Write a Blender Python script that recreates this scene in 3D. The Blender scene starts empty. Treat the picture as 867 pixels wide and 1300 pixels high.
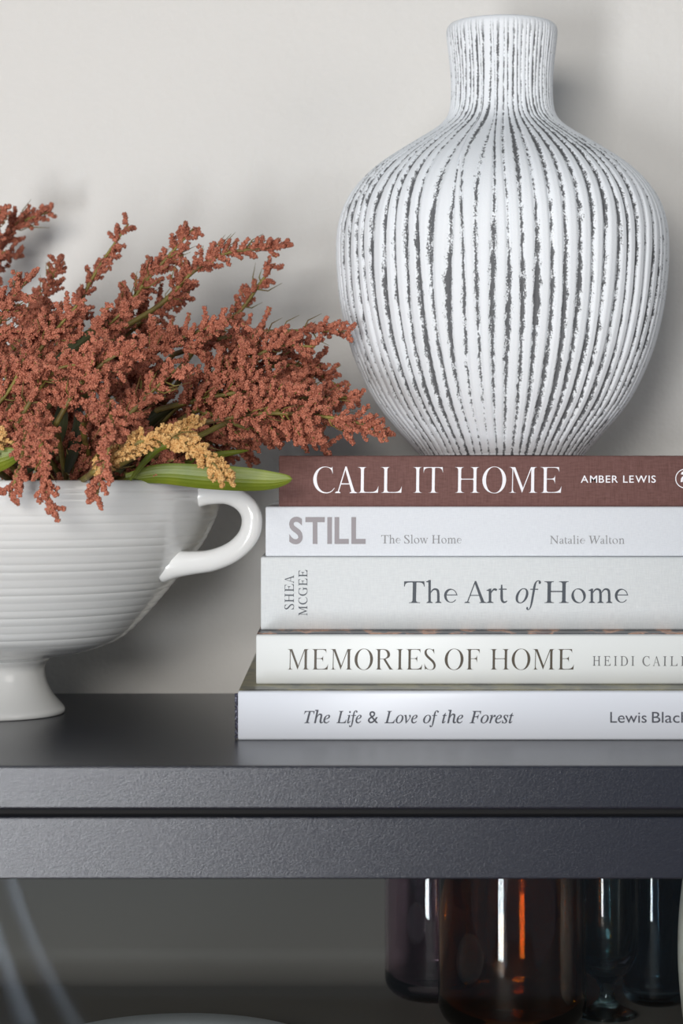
import bpy, bmesh, math, random
import numpy as np
from mathutils import Vector, Matrix
R = random.Random(7)
NP = np.random.RandomState(11)
SC = bpy.context.scene
COL = SC.collection

# ------------------------------------------------------------------ camera, world, light
F = 2800.0                      # focal length in pixels of the 867x1300 frame
CX, HY, ZC = 433.5, 590.0, 1.05 # principal column, horizon row, eye height


def P(px, py, Y):
    return Vector(((px - CX) * Y / F, Y, ZC + (HY - py) * Y / F))


cam = bpy.data.cameras.new('camera')
cam.sensor_fit = 'VERTICAL'
cam.sensor_height = 36.0
cam.lens = F / 1300 * 36.0
cam.shift_y = -(650 - HY) / 1300
cam.clip_start = 0.05
cam.dof.use_dof = True
cam.dof.focus_distance = 1.33
cam.dof.aperture_fstop = 9.0
cam_ob = bpy.data.objects.new('camera', cam)
cam_ob.location = (0, 0, ZC)
cam_ob.rotation_euler = (math.pi / 2, 0, 0)
COL.objects.link(cam_ob)
SC.camera = cam_ob

world = bpy.data.worlds.new('world')
SC.world = world
world.use_nodes = True
bg = world.node_tree.nodes['Background']
bg.inputs[0].default_value = (0.70, 0.83, 1.0, 1)
bg.inputs[1].default_value = 0.20


def area(name, loc, target, w, h, power, color):
    l = bpy.data.lights.new(name, 'AREA')
    l.shape = 'RECTANGLE'
    l.size, l.size_y, l.energy, l.color = w, h, power, color
    o = bpy.data.objects.new(name, l)
    o.location = loc
    o.rotation_euler = (Vector(target) - Vector(loc)).to_track_quat('-Z', 'Y').to_euler()
    COL.objects.link(o)
    return o


area('window_daylight', (-0.58, -1.30, 1.50), (0.05, 1.45, 1.05), 0.90, 0.62, 43, (1.0, 0.975, 0.94))
area('window_daylight_lower', (-0.96, -1.35, 0.45), (0.0, 1.45, 0.7), 0.42, 0.9, 42, (0.95, 0.97, 1.0))
area('right_fill_light', (1.9, -0.4, 1.5), (0.2, 1.5, 1.0), 0.9, 0.9, 7, (1.0, 0.95, 0.89))  # added fill from the right, lightens the vase's shadow on the wall

SC.view_settings.view_transform = 'Standard'
SC.view_settings.look = 'None'
SC.view_settings.gamma = 1.0
SC.view_settings.use_curve_mapping = False
SC.view_settings.exposure = -0.13


# ------------------------------------------------------------------ materials
def srgb(r, g, b):
    def f(c):
        c /= 255.0
        return c / 12.92 if c <= 0.04045 else ((c + 0.055) / 1.055) ** 2.4
    return (f(r), f(g), f(b), 1)


def mat(name, color, rough=0.5, metal=0.0, spec=0.5, coat=0.0, bump=None, vary=None, coord='Object'):
    """bump=(scale, strength, distance) noise bump; vary=(scale, colour2, lo, hi) noise colour mix"""
    m = bpy.data.materials.new(name)
    m.use_nodes = True
    nt = m.node_tree
    b = nt.nodes['Principled BSDF']
    b.inputs['Base Color'].default_value = color
    b.inputs['Roughness'].default_value = rough
    b.inputs['Metallic'].default_value = metal
    b.inputs['Specular IOR Level'].default_value = spec
    b.inputs['Coat Weight'].default_value = coat
    b.inputs['Coat Roughness'].default_value = 0.08
    tc = nt.nodes.new('ShaderNodeTexCoord')
    if vary:
        n = nt.nodes.new('ShaderNodeTexNoise')
        n.inputs['Scale'].default_value = vary[0]
        n.inputs['Detail'].default_value = 4
        nt.links.new(tc.outputs[coord], n.inputs['Vector'])
        mr = nt.nodes.new('ShaderNodeMapRange')
        mr.inputs[1].default_value, mr.inputs[2].default_value = vary[2], vary[3]
        nt.links.new(n.outputs['Fac'], mr.inputs[0])
        mx = nt.nodes.new('ShaderNodeMix')
        mx.data_type = 'RGBA'
        mx.inputs[6].default_value = color
        mx.inputs[7].default_value = vary[1]
        nt.links.new(mr.outputs[0], mx.inputs[0])
        nt.links.new(mx.outputs[2], b.inputs['Base Color'])
    if bump:
        n = nt.nodes.new('ShaderNodeTexNoise')
        n.inputs['Scale'].default_value = bump[0]
        n.inputs['Detail'].default_value = 3
        nt.links.new(tc.outputs[coord], n.inputs['Vector'])
        bp = nt.nodes.new('ShaderNodeBump')
        bp.inputs['Strength'].default_value = bump[1]
        bp.inputs['Distance'].default_value = bump[2]
        nt.links.new(n.outputs['Fac'], bp.inputs['Height'])
        nt.links.new(bp.outputs['Normal'], b.inputs['Normal'])
    return m


M = {}
M['wall'] = mat('wall_paint', srgb(222, 219, 214), 0.75, spec=0.2, bump=(170, 0.35, 0.002))
M['floor'] = mat('floor_boards', srgb(150, 120, 92), 0.5, vary=(6, srgb(120, 92, 68), 0.35, 0.65))
M['cabinet'] = mat('charcoal_powder_coat', srgb(22, 26, 38), 0.27, spec=0.65, bump=(1500, 0.25, 0.0006))
M['cabinet_inner'] = mat('charcoal_back_panel', srgb(128, 121, 115), 0.6, spec=0.3)
M['gap_shade'] = mat('black_gap_shade', srgb(18, 18, 20), 0.7)  # near-black colour for the shade inside the gap
M['glaze'] = mat('white_glaze', srgb(222, 222, 220), 0.16, spec=0.5, coat=0.3, bump=(60, 0.08, 0.002))
M['plate'] = mat('white_plate_glaze', srgb(238, 243, 248), 0.3)
M['stem'] = mat('olive_stem', srgb(132, 120, 54), 0.6, vary=(60, srgb(92, 70, 34), 0.4, 0.65))
M['leaf'] = mat('green_leaf', srgb(124, 134, 36), 0.45, vary=(45, srgb(92, 110, 30), 0.35, 0.7))
M['leaf_dark'] = mat('olive_leaf', srgb(62, 66, 34), 0.5, vary=(45, srgb(44, 46, 26), 0.35, 0.7))
M['rust'] = mat('rust_seed_heads', srgb(192, 119, 93), 0.6, vary=(350, srgb(158, 90, 68), 0.38, 0.62))
M['tan'] = mat('tan_seed_heads', srgb(224, 182, 120), 0.6, vary=(350, srgb(198, 148, 86), 0.38, 0.62))
M['brown_paper'] = mat('text_grey', srgb(128, 122, 124), 0.6)


def plain(name, c, rough=0.55):
    if name not in M:
        M[name] = mat(name, c, rough)
    return M[name]


def linen(name, c, c2, sx, sz, strength):
    m = mat(name, c, 0.75, spec=0.25)
    nt = m.node_tree
    b = nt.nodes['Principled BSDF']
    tc = nt.nodes.new('ShaderNodeTexCoord')
    outs = []
    for s in ((sx, 1, sz * 0.12), (sx * 0.12, 1, sz)):
        mp = nt.nodes.new('ShaderNodeMapping')
        mp.inputs['Scale'].default_value = s
        nt.links.new(tc.outputs['Object'], mp.inputs[0])
        n = nt.nodes.new('ShaderNodeTexNoise')
        n.inputs['Scale'].default_value = 1.0
        n.inputs['Detail'].default_value = 2
        nt.links.new(mp.outputs[0], n.inputs['Vector'])
        outs.append(n.outputs['Fac'])
    ad = nt.nodes.new('ShaderNodeMath')
    ad.operation = 'ADD'
    nt.links.new(outs[0], ad.inputs[0])
    nt.links.new(outs[1], ad.inputs[1])
    mr = nt.nodes.new('ShaderNodeMapRange')
    mr.inputs[1].default_value, mr.inputs[2].default_value = 0.7, 1.3
    nt.links.new(ad.outputs[0], mr.inputs[0])
    mx = nt.nodes.new('ShaderNodeMix')
    mx.data_type = 'RGBA'
    mx.inputs[6].default_value, mx.inputs[7].default_value = c, c2
    nt.links.new(mr.outputs[0], mx.inputs[0])
    nt.links.new(mx.outputs[2], b.inputs['Base Color'])
    bp = nt.nodes.new('ShaderNodeBump')
    bp.inputs['Strength'].default_value = strength
    bp.inputs['Distance'].default_value = 0.0004
    nt.links.new(ad.outputs[0], bp.inputs['Height'])
    nt.links.new(bp.outputs['Normal'], b.inputs['Normal'])
    return m


def picture(name, stops, scale, seed):
    """a printed photograph seen edge-on: bands of colour from a stretched noise"""
    m = mat(name, (0.1, 0.1, 0.1, 1), 0.35)
    nt = m.node_tree
    b = nt.nodes['Principled BSDF']
    tc = nt.nodes.new('ShaderNodeTexCoord')
    mp = nt.nodes.new('ShaderNodeMapping')
    mp.inputs['Scale'].default_value = scale
    mp.inputs['Location'].default_value = (seed, seed * 1.7, 0)
    n = nt.nodes.new('ShaderNodeTexNoise')
    n.inputs['Scale'].default_value = 1.0
    n.inputs['Detail'].default_value = 3
    cr = nt.nodes.new('ShaderNodeValToRGB')
    cr.color_ramp.interpolation = 'LINEAR'
    e = cr.color_ramp.elements
    e[0].position, e[0].color = stops[0]
    e[1].position, e[1].color = stops[-1]
    for p, c in stops[1:-1]:
        x = e.new(p)
        x.color = c
    nt.links.new(tc.outputs['Object'], mp.inputs[0])
    nt.links.new(mp.outputs[0], n.inputs['Vector'])
    nt.links.new(n.outputs['Fac'], cr.inputs[0])
    nt.links.new(cr.outputs[0], b.inputs['Base Color'])
    return m


def page_mat(name, c):
    m = mat(name, c, 0.8)
    nt = m.node_tree
    b = nt.nodes['Principled BSDF']
    tc = nt.nodes.new('ShaderNodeTexCoord')
    mp = nt.nodes.new('ShaderNodeMapping')
    mp.inputs['Scale'].default_value = (3, 3, 2600)
    n = nt.nodes.new('ShaderNodeTexNoise')
    n.inputs['Scale'].default_value = 1.0
    bp = nt.nodes.new('ShaderNodeBump')
    bp.inputs['Strength'].default_value = 0.5
    bp.inputs['Distance'].default_value = 0.0004
    nt.links.new(tc.outputs['Object'], mp.inputs[0])
    nt.links.new(mp.outputs[0], n.inputs['Vector'])
    nt.links.new(n.outputs['Fac'], bp.inputs['Height'])
    nt.links.new(bp.outputs['Normal'], b.inputs['Normal'])
    return m


M['pages'] = page_mat('cream_page_edges', srgb(226, 220, 205))


def glass(name, c, rough=0.0):
    m = bpy.data.materials.new(name)
    m.use_nodes = True
    b = m.node_tree.nodes['Principled BSDF']
    b.inputs['Base Color'].default_value = c
    b.inputs['Transmission Weight'].default_value = 1.0
    b.inputs['Roughness'].default_value = rough
    b.inputs['IOR'].default_value = 1.47
    return m


def pane_glass(name, tint=(0.93, 0.95, 0.95, 1)):
    m = bpy.data.materials.new(name)
    m.use_nodes = True
    nt = m.node_tree
    nt.nodes.remove(nt.nodes['Principled BSDF'])
    out = nt.nodes['Material Output']
    t = nt.nodes.new('ShaderNodeBsdfTransparent')
    t.inputs[0].default_value = tint
    g = nt.nodes.new('ShaderNodeBsdfGlossy')
    g.inputs['Roughness'].default_value = 0.01
    fr = nt.nodes.new('ShaderNodeFresnel')
    fr.inputs['IOR'].default_value = 1.5
    mx = nt.nodes.new('ShaderNodeMixShader')
    ge = nt.nodes.new('ShaderNodeNewGeometry')
    om = nt.nodes.new('ShaderNodeMath')          # mirror only where light enters the pane, not where it leaves
    om.operation = 'MULTIPLY_ADD'
    om.inputs[1].default_value, om.inputs[2].default_value = -1.0, 1.0
    nt.links.new(ge.outputs['Backfacing'], om.inputs[0])
    mu = nt.nodes.new('ShaderNodeMath')
    mu.operation = 'MULTIPLY'
    nt.links.new(fr.outputs[0], mu.inputs[0])
    nt.links.new(om.outputs[0], mu.inputs[1])
    nt.links.new(mu.outputs[0], mx.inputs[0])
    nt.links.new(t.outputs[0], mx.inputs[1])
    nt.links.new(g.outputs[0], mx.inputs[2])
    nt.links.new(mx.outputs[0], out.inputs['Surface'])
    return m


M['pane'] = pane_glass('clear_pane')
M['amber'] = glass('amber_glass', srgb(210, 142, 76))
M['purple'] = glass('plum_glass', srgb(232, 214, 226))
M['teal'] = glass('teal_glass', srgb(160, 196, 204))
M['blue'] = glass('blue_glass', srgb(136, 168, 186))


# ------------------------------------------------------------------ mesh helpers
def new_ob(name, me, parent=None, material=None, loc=None):
    o = bpy.data.objects.new(name, me)
    COL.objects.link(o)
    if material is not None and me is not None and not me.materials:
        me.materials.append(material)
    if loc is not None:
        o.location = loc
    if parent is not None:
        o.parent = parent
    return o


def thing(name, loc, label, cat, group=None):
    o = bpy.data.objects.new(name, None)
    o.empty_display_size = 0.02
    o.location = loc
    COL.objects.link(o)
    return tag(o, label, cat, group)


def tag(o, label, cat, group=None, kind=None):
    o['label'] = label
    o['category'] = cat
    if group:
        o['group'] = group
    if kind:
        o['kind'] = kind
    return o


def mesh_arrays(name, v, faces, smooth=True):
    """v (n,3), faces (m,k) all of one size"""
    v = np.asarray(v, np.float32)
    f = np.asarray(faces, np.int32)
    me = bpy.data.meshes.new(name)
    m, k = f.shape
    me.vertices.add(len(v))
    me.vertices.foreach_set('co', v.ravel())
    me.loops.add(m * k)
    me.loops.foreach_set('vertex_index', f.ravel())
    me.polygons.add(m)
    me.polygons.foreach_set('loop_start', np.arange(0, m * k, k, dtype=np.int32))
    if smooth:
        me.polygons.foreach_set('use_smooth', np.ones(m, bool))
    me.update(calc_edges=True)
    return me


def catmull(pts, n):
    p = np.asarray(pts, float)
    p = np.vstack([2 * p[0] - p[1], p, 2 * p[-1] - p[-2]])
    out = []
    for i in range(1, len(p) - 2):
        for t in np.arange(n) / n:
            a, b, c, d = p[i - 1:i + 3]
            out.append(0.5 * (2 * b + (c - a) * t + (2 * a - 5 * b + 4 * c - d) * t * t + (3 * b - a - 3 * c + d) * t ** 3))
    out.append(p[-2])
    return np.array(out)


def lathe(name, prof, segs=96, smooth=True):
    """prof list of (r,z); closes at r=0 ends by a tiny ring"""
    prof = np.asarray(prof, float)
    a = np.arange(segs) / segs * 2 * math.pi
    v = np.stack([prof[:, None, 0] * np.cos(a), prof[:, None, 0] * np.sin(a), np.repeat(prof[:, 1:2], segs, 1)], -1).reshape(-1, 3)
    n = len(prof)
    i, j = np.meshgrid(np.arange(n - 1), np.arange(segs), indexing='ij')
    j2 = (j + 1) % segs
    f = np.stack([i * segs + j, i * segs + j2, (i + 1) * segs + j2, (i + 1) * segs + j], -1).reshape(-1, 4)
    return mesh_arrays(name, v, f, smooth)


def box_bm(bm, x0, x1, y0, y1, z0, z1):
    r = bmesh.ops.create_cube(bm, size=1.0)
    for v in r['verts']:
        v.co = ((x0 + x1) / 2 + v.co.x * (x1 - x0), (y0 + y1) / 2 + v.co.y * (y1 - y0), (z0 + z1) / 2 + v.co.z * (z1 - z0))
    return r['verts']


def box_ob(name, b, material, parent=None, bevel=0.0, segs=2):
    bm = bmesh.new()
    for q in (b if isinstance(b[0], (tuple, list)) else [b]):
        box_bm(bm, *q)
    if bevel:
        bmesh.ops.bevel(bm, geom=list(bm.edges), offset=bevel, segments=segs, affect='EDGES', profile=0.5)
    me = bpy.data.meshes.new(name)
    bm.to_mesh(me)
    bm.free()
    return new_ob(name, me, parent, material)


def tube_arrays(path, rad, segs=8, flat=1.0, up=(0, 0, 1)):
    """returns verts, quads of a swept tube with end caps pinched"""
    p = np.asarray(path, float)
    rad = np.broadcast_to(np.asarray(rad, float), (len(p),))
    t = np.gradient(p, axis=0)
    t /= np.linalg.norm(t, axis=1)[:, None] + 1e-12
    up = np.asarray(up, float)
    s = np.cross(t, up)
    bad = np.linalg.norm(s, axis=1) < 1e-3
    s[bad] = np.cross(t[bad], (1, 0.01, 0))
    s /= np.linalg.norm(s, axis=1)[:, None]
    u = np.cross(s, t)
    a = np.arange(segs) / segs * 2 * math.pi
    v = p[:, None] + rad[:, None, None] * (np.cos(a)[None, :, None] * s[:, None] + flat * np.sin(a)[None, :, None] * u[:, None])
    n = len(p)
    v = np.concatenate([np.repeat(p[:1], segs, 0)[None], v, np.repeat(p[-1:], segs, 0)[None]]).reshape(-1, 3)
    n += 2
    i, j = np.meshgrid(np.arange(n - 1), np.arange(segs), indexing='ij')
    j2 = (j + 1) % segs
    f = np.stack([i * segs + j, i * segs + j2, (i + 1) * segs + j2, (i + 1) * segs + j], -1).reshape(-1, 4)
    return v, f


class Soup:
    def __init__(self):
        self.v, self.f, self.n = [], [], 0

    def add(self, v, f):
        self.v.append(v)
        self.f.append(np.asarray(f) + self.n)
        self.n += len(v)

    def build(self, name, material, parent=None, smooth=True):
        me = mesh_arrays(name, np.vstack(self.v), np.vstack(self.f), smooth)
        return new_ob(name, me, parent, material)


# ------------------------------------------------------------------ room shell
YW = 1.58
Z0 = ZC - 0.159                                   # cabinet top
w = box_ob('wall_back', (-1.6, 1.6, YW, YW + 0.1, 0, 2.6), M['wall'])
w['kind'] = 'structure'
fl = box_ob('floor', (-1.6, 1.6, -2.0, YW, -0.05, 0), M['floor'])
fl['kind'] = 'structure'
bb = box_ob('baseboard_back', (-1.6, 1.6, YW - 0.014, YW - 0.0005, 0.0, 0.09), plain('baseboard_paint', srgb(232, 230, 226)), bevel=0.003)
bb['kind'] = 'structure'

# unseen sheer curtain, added and shaped to give the pane its pale reflection
n_u, n_v = 90, 40
cu_v = []
for b_ in range(n_v):
    tv = b_ / (n_v - 1)
    z = 0.02 + 1.05 * tv
    wz = 0.13 + 0.16 * min(1, abs(z - 0.42) / 0.4) ** 1.3
    for a_ in range(n_u):
        tu = a_ / (n_u - 1)
        cu_v.append((-0.69 + wz * 1.25 * tu, -1.22 + 0.022 * math.sin(tu * 24 + 1.5 * math.sin(z * 5)), z))
i, j = np.meshgrid(np.arange(n_v - 1), np.arange(n_u - 1), indexing='ij')
me = mesh_arrays('reflection_curtain', cu_v, np.stack([i * n_u + j, i * n_u + j + 1, (i + 1) * n_u + j + 1, (i + 1) * n_u + j], -1).reshape(-1, 4))
cm = bpy.data.materials.new('sheer_fabric')
cm.use_nodes = True
nt = cm.node_tree
nt.nodes.remove(nt.nodes['Principled BSDF'])
tr = nt.nodes.new('ShaderNodeBsdfTranslucent')
tr.inputs[0].default_value = (0.30, 0.36, 0.44, 1)
nt.links.new(tr.outputs[0], nt.nodes['Material Output'].inputs['Surface'])
tag(new_ob('reflection_curtain', me, None, cm), 'unseen curtain added for the pale reflection at lower left of the cabinet pane', 'curtain')

# ------------------------------------------------------------------ cabinet
YF, YB = 1.165, 1.535
CL, CR = -0.46, 0.56
z_gap_t = ZC - (1027.5 - HY) * YF / F
z_rail_t = ZC - (1037.5 - HY) * YF / F
z_rail_b = ZC - (1116 - HY) * YF / F
cab = thing('display_cabinet', (0.05, 1.35, 0), 'charcoal metal display cabinet with a glass door, carrying the bowl and the book stack', 'cabinet')


def cpart(name, b, m, bevel=0.0008, parent=cab):
    o = box_ob(name, b, m, None, bevel)
    o.parent = parent
    o.matrix_parent_inverse = Matrix.Translation(-cab.location) if parent is cab else Matrix()
    return o


cpart('top_panel', (CL, CR, YF, YB, z_gap_t, Z0), M['cabinet'], 0.0012)
cpart('side_panel', (CL, CL + 0.018, YF + 0.022, YB, 0.14, z_gap_t), M['cabinet'])
cpart('side_panel', (CR - 0.018, CR, YF + 0.022, YB, 0.14, z_gap_t), M['cabinet'])
cpart('back_panel', (CL + 0.018, CR - 0.018, YB - 0.012, YB - 0.002, 0.14, z_gap_t), M['cabinet_inner'])
cpart('bottom_panel', (CL + 0.018, CR - 0.018, YF + 0.022, YB - 0.012, 0.14, 0.158), M['cabinet'])
ZS = ZC - 0.355
# shelf and inner back in one sheet; cove added so their shading blends seamlessly
yb_, rc = YB - 0.0135, 0.022
sec = [(YF + 0.035, ZS - 0.012), (YF + 0.035, ZS)] + [(yb_ - rc + rc * math.sin(a_), ZS + rc - rc * math.cos(a_)) for a_ in np.linspace(0, math.pi / 2, 14)] + [(yb_, z_gap_t - 0.004), (yb_ + 0.001, z_gap_t - 0.004), (yb_ + 0.001, ZS - 0.012)]
ns_ = len(sec)
lv = [(x_ - cab.location.x, y_ - cab.location.y, z_) for x_ in (CL + 0.0185, CR - 0.0185) for y_, z_ in sec]
lm = bpy.data.meshes.new('shelf')
lm.from_pydata(lv, [], [[k, k + 1, ns_ + k + 1, ns_ + k] for k in range(ns_ - 1)] + [[ns_ - 1, 0, ns_, 2 * ns_ - 1]])
for p_ in lm.polygons:
    p_.use_smooth = 2 <= p_.index <= 14
new_ob('shelf', lm, cab, mat('slate_liner', srgb(114, 109, 104), 0.55, spec=0.3))
cpart('gap_shade_strip', (CL + 0.018, CR - 0.018, YF + 0.012, YF + 0.02, z_rail_t - 0.02, z_gap_t), M['gap_shade'], 0.0)  # dark strip painting the shade in the recess between top and door
for sx in (CL + 0.03, CR - 0.03):
    for sy in (YF + 0.04, YB - 0.03):
        cpart('leg', (sx - 0.014, sx + 0.014, sy - 0.014, sy + 0.014, 0, 0.14), M['cabinet'])
# door: frame with a pane
bm = bmesh.new()
st = 0.034
for q in ((CL, CR, YF, YF + 0.018, z_rail_b, z_rail_t), (CL, CR, YF, YF + 0.018, 0.142, 0.142 + st),
          (CL, CL + st, YF, YF + 0.018, 0.142 + st, z_rail_b), (CR - st, CR, YF, YF + 0.018, 0.142 + st, z_rail_b)):
    vs = box_bm(bm, *q)
bmesh.ops.bevel(bm, geom=list(bm.edges), offset=0.0008, segments=2, affect='EDGES', profile=0.5)
me = bpy.data.meshes.new('door')
bm.to_mesh(me)
bm.free()
door = new_ob('door', me, None, M['cabinet'])
door.parent = cab
door.matrix_parent_inverse = Matrix.Translation(-cab.location)
cpart('glass_pane', (CL + st - 0.004, CR - st + 0.004, YF + 0.008, YF + 0.012, 0.142 + st - 0.004, z_rail_b + 0.004), M['pane'], 0.0, door)
cpart('pull_handle', (CR - 0.022, CR - 0.012, YF - 0.02, YF + 0.002, 0.45, 0.58), M['cabinet'], 0.002, door)

# ------------------------------------------------------------------ text
_gc = {}


def glyph(body, style):
    """flat polygon mesh of a text: style = sans | bold | roman | italic ; verts in em units"""
    key = (body, style)
    if key in _gc:
        return _gc[key]
    s = ''
    for c in body:
        if style in ('roman', 'italic', 'light', 'slant') and c.isalpha():
            s += '\u210e' if c == 'h' else chr((0x1d44e - 97 if c.islower() else 0x1d434 - 65) + ord(c))
        else:
            s += c
    cu = bpy.data.curves.new('t', 'FONT')
    cu.body = s
    cu.resolution_u = 6
    if style == 'roman':
        cu.shear = -0.255
    if style == 'bold':
        cu.offset = 0.025
    if style == 'light':
        cu.shear = -0.255
        cu.offset = -0.009
    if style == 'slant':
        cu.offset = 0.007
    if style == 'medium':
        cu.offset = 0.008
    o = bpy.data.objects.new('t', cu)
    COL.objects.link(o)
    dg = bpy.context.evaluated_depsgraph_get()
    me = bpy.data.meshes.new_from_object(o.evaluated_get(dg))
    v = np.array([q.co[:] for q in me.vertices]).reshape(-1, 3)[:, :2]
    f = [list(p.vertices) for p in me.polygons]
    bpy.data.objects.remove(o)
    bpy.data.curves.remove(cu)
    bpy.data.meshes.remove(me)
    _gc[key] = (v, f)
    return v, f


def ribbon(pts, wid, n=8):
    """polyline ribbon through a smooth curve; wid per control point"""
    q = catmull([(*p, w_) for p, w_ in zip(pts, wid)], n)
    p, w_ = q[:, :2], q[:, 2]
    t = np.gradient(p, axis=0)
    t /= np.linalg.norm(t, axis=1)[:, None] + 1e-9
    nn = np.stack([-t[:, 1], t[:, 0]], 1)
    a, b = p + nn * w_[:, None] / 2, p - nn * w_[:, None] / 2
    v = np.vstack([a, b])
    k = len(p)
    return v, [[i, i + 1, k + i + 1, k + i] for i in range(k - 1)]


def quad(*p):
    return np.array(p, float), [[0, 1, 2, 3]]


def serif(x, y, hw, th=0.035, up=1):
    return np.array([(x - hw, y), (x + hw, y), (x + hw, y + th * 0.6 * up), (x + 0.06, y + th * 2 * up), (x - 0.06, y + th * 2 * up), (x - hw, y + th * 0.6 * up)]), [[0, 1, 2, 3, 4, 5]]


def stemq(x, y0, y1, w_=0.1):
    return quad((x - w_ / 2, y0), (x + w_ / 2, y0), (x + w_ / 2, y1), (x - w_ / 2, y1))


def flag(x, y, w_=0.1):
    return quad((x - w_ / 2 - 0.09, y - 0.065), (x - w_ / 2 - 0.09, y - 0.09), (x + w_ / 2, y - 0.14), (x + w_ / 2, y + 0.01))


def arch(x0, x1, xh, w_=0.1):
    return [ribbon([(x0 + 0.03, xh - 0.19), (x0 + 0.12, xh - 0.06), (x0 + 0.22, xh - 0.02), (x1 - 0.03, xh - 0.08), (x1, xh - 0.24)],
                   [0.03, 0.06, 0.085, 0.1, w_]), stemq(x1, 0, xh - 0.23, w_), serif(x1, 0, 0.13)]


def merge(parts, step=0.0):
    V, Fc, n = [], [], 0
    for k, (v, f) in enumerate(parts):
        if step and v.shape[1] == 2:
            v = np.hstack([v, np.full((len(v), 1), k * step)])
        V.append(v)
        Fc += [[i + n for i in q] for q in f]
        n += len(v)
    return np.vstack(V), Fc


def pad(v):
    return v if v.shape[1] == 3 else np.hstack([v, np.zeros((len(v), 1))])


def layer(parts):
    return merge(parts, 0.00002)


def own_glyph(c):
    """roman letters whose upright form differs from the slanted one; cap height = 1"""
    xh = 0.66
    if c == 'A':
        return layer([quad((0.07, 0), (0.115, 0), (0.44, 1.0), (0.40, 1.02)), quad((0.66, 0), (0.79, 0), (0.45, 1.02), (0.385, 0.93)),
                      quad((0.20, 0.33), (0.64, 0.33), (0.63, 0.37), (0.21, 0.37)), serif(0.09, 0, 0.11, 0.03), serif(0.72, 0, 0.15, 0.03)])
    if c == 'h':
        return layer([stemq(0.14, 0, 1.06), flag(0.14, 1.06), serif(0.14, 0, 0.13)] + arch(0.15, 0.5, xh))
    if c == 'n':
        return layer([stemq(0.14, 0, xh), flag(0.14, xh), serif(0.14, 0, 0.13)] + arch(0.15, 0.5, xh))
    if c == 'm':
        return layer([stemq(0.14, 0, xh), flag(0.14, xh), serif(0.14, 0, 0.13)] + arch(0.15, 0.5, xh) + arch(0.51, 0.86, xh))
    if c == 'r':
        return layer([stemq(0.14, 0, xh), flag(0.14, xh), serif(0.14, 0, 0.14),
                      ribbon([(0.18, xh - 0.2), (0.25, xh - 0.07), (0.33, xh - 0.03), (0.41, xh - 0.07)], [0.03, 0.06, 0.1, 0.09])])
    if c == 't':
        return layer([ribbon([(0.16, 0.84), (0.16, 0.5), (0.165, 0.18), (0.22, 0.05), (0.30, 0.04), (0.38, 0.1)], [0.05, 0.1, 0.1, 0.09, 0.07, 0.03]),
                      quad((0.03, xh - 0.05), (0.36, xh - 0.05), (0.36, xh), (0.06, xh))])
    if c == 'o':
        t = np.linspace(0, 2 * math.pi, 40)
        a, b = [], []
        for q in t:
            wx = 0.03 + 0.085 * abs(math.cos(q - 0.35)) ** 1.2
            ca, sa = math.cos(q), math.sin(q)
            a.append((0.31 + 0.30 * ca, xh / 2 + (xh / 2 + 0.012) * sa))
            b.append((0.31 + (0.30 - wx) * ca, xh / 2 + (xh / 2 + 0.012 - wx * 0.9) * sa))
        k = len(a)
        return pad(np.array(a + b)), [[i, i + 1, k + i + 1, k + i] for i in range(k - 1)]
    if c == 'e':
        t = np.linspace(0.18, 2 * math.pi - 0.62, 34)
        pts, wd = [], []
        for q in t:
            pts.append((0.29 + 0.235 * math.cos(q), xh / 2 + (xh / 2 - 0.03) * math.sin(q)))
            wd.append(0.035 + 0.075 * max(0, -math.cos(q + 0.25)) ** 1.0)
        pts.insert(0, (0.525, xh * 0.56)); wd.insert(0, 0.07)
        return layer([ribbon(pts, wd, 2), quad((0.08, xh * 0.56 - 0.02), (0.555, xh * 0.56 - 0.02), (0.555, xh * 0.56 + 0.02), (0.08, xh * 0.56 + 0.02))])
    if c == 'i':
        t = np.linspace(0, 2 * math.pi, 13)[:-1]
        return layer([stemq(0.14, 0, xh), flag(0.14, xh), serif(0.14, 0, 0.13), (np.stack([0.13 + 0.07 * np.cos(t), 0.9 + 0.07 * np.sin(t)], 1), [list(range(12))])])
    if c == 'l':
        return layer([stemq(0.14, 0, 1.06), flag(0.14, 1.06), serif(0.14, 0, 0.13)])
    if c == 'w':
        return layer([quad((0.05, xh), (0.17, xh), (0.33, 0.0), (0.27, -0.01)), quad((0.27, -0.01), (0.32, 0.03), (0.50, xh), (0.46, xh)),
                      quad((0.40, xh), (0.52, xh), (0.68, 0), (0.62, -0.01)), quad((0.62, -0.01), (0.67, 0.03), (0.86, xh), (0.82, xh)),
                      serif(0.11, xh, 0.13, 0.03, -1), serif(0.46, xh, 0.13, 0.03, -1), serif(0.84, xh, 0.1, 0.03, -1)])
    if c == 'a':
        return layer([ribbon([(0.10, 0.50), (0.14, 0.59), (0.25, 0.62), (0.35, 0.58), (0.38, 0.46), (0.38, 0.14), (0.42, 0.04), (0.50, 0.05)],
                             [0.10, 0.06, 0.04, 0.08, 0.1, 0.1, 0.08, 0.03]),
                      ribbon([(0.38, 0.38), (0.26, 0.34), (0.12, 0.26), (0.09, 0.14), (0.16, 0.04), (0.28, 0.06), (0.38, 0.16)],
                             [0.03, 0.05, 0.08, 0.1, 0.08, 0.05, 0.03])])
    return None


SIDE = {'A': -0.03, 'L': 0.05, 'T': 0.0, 'O': 0.05, 'C': 0.05, 'G': 0.05, 'o': 0.05, 'e': 0.045, 'r': 0.02, 't': 0.02, 'W': -0.04, 'w': -0.02, 'S': 0.05, 'a': 0.03}


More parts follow.
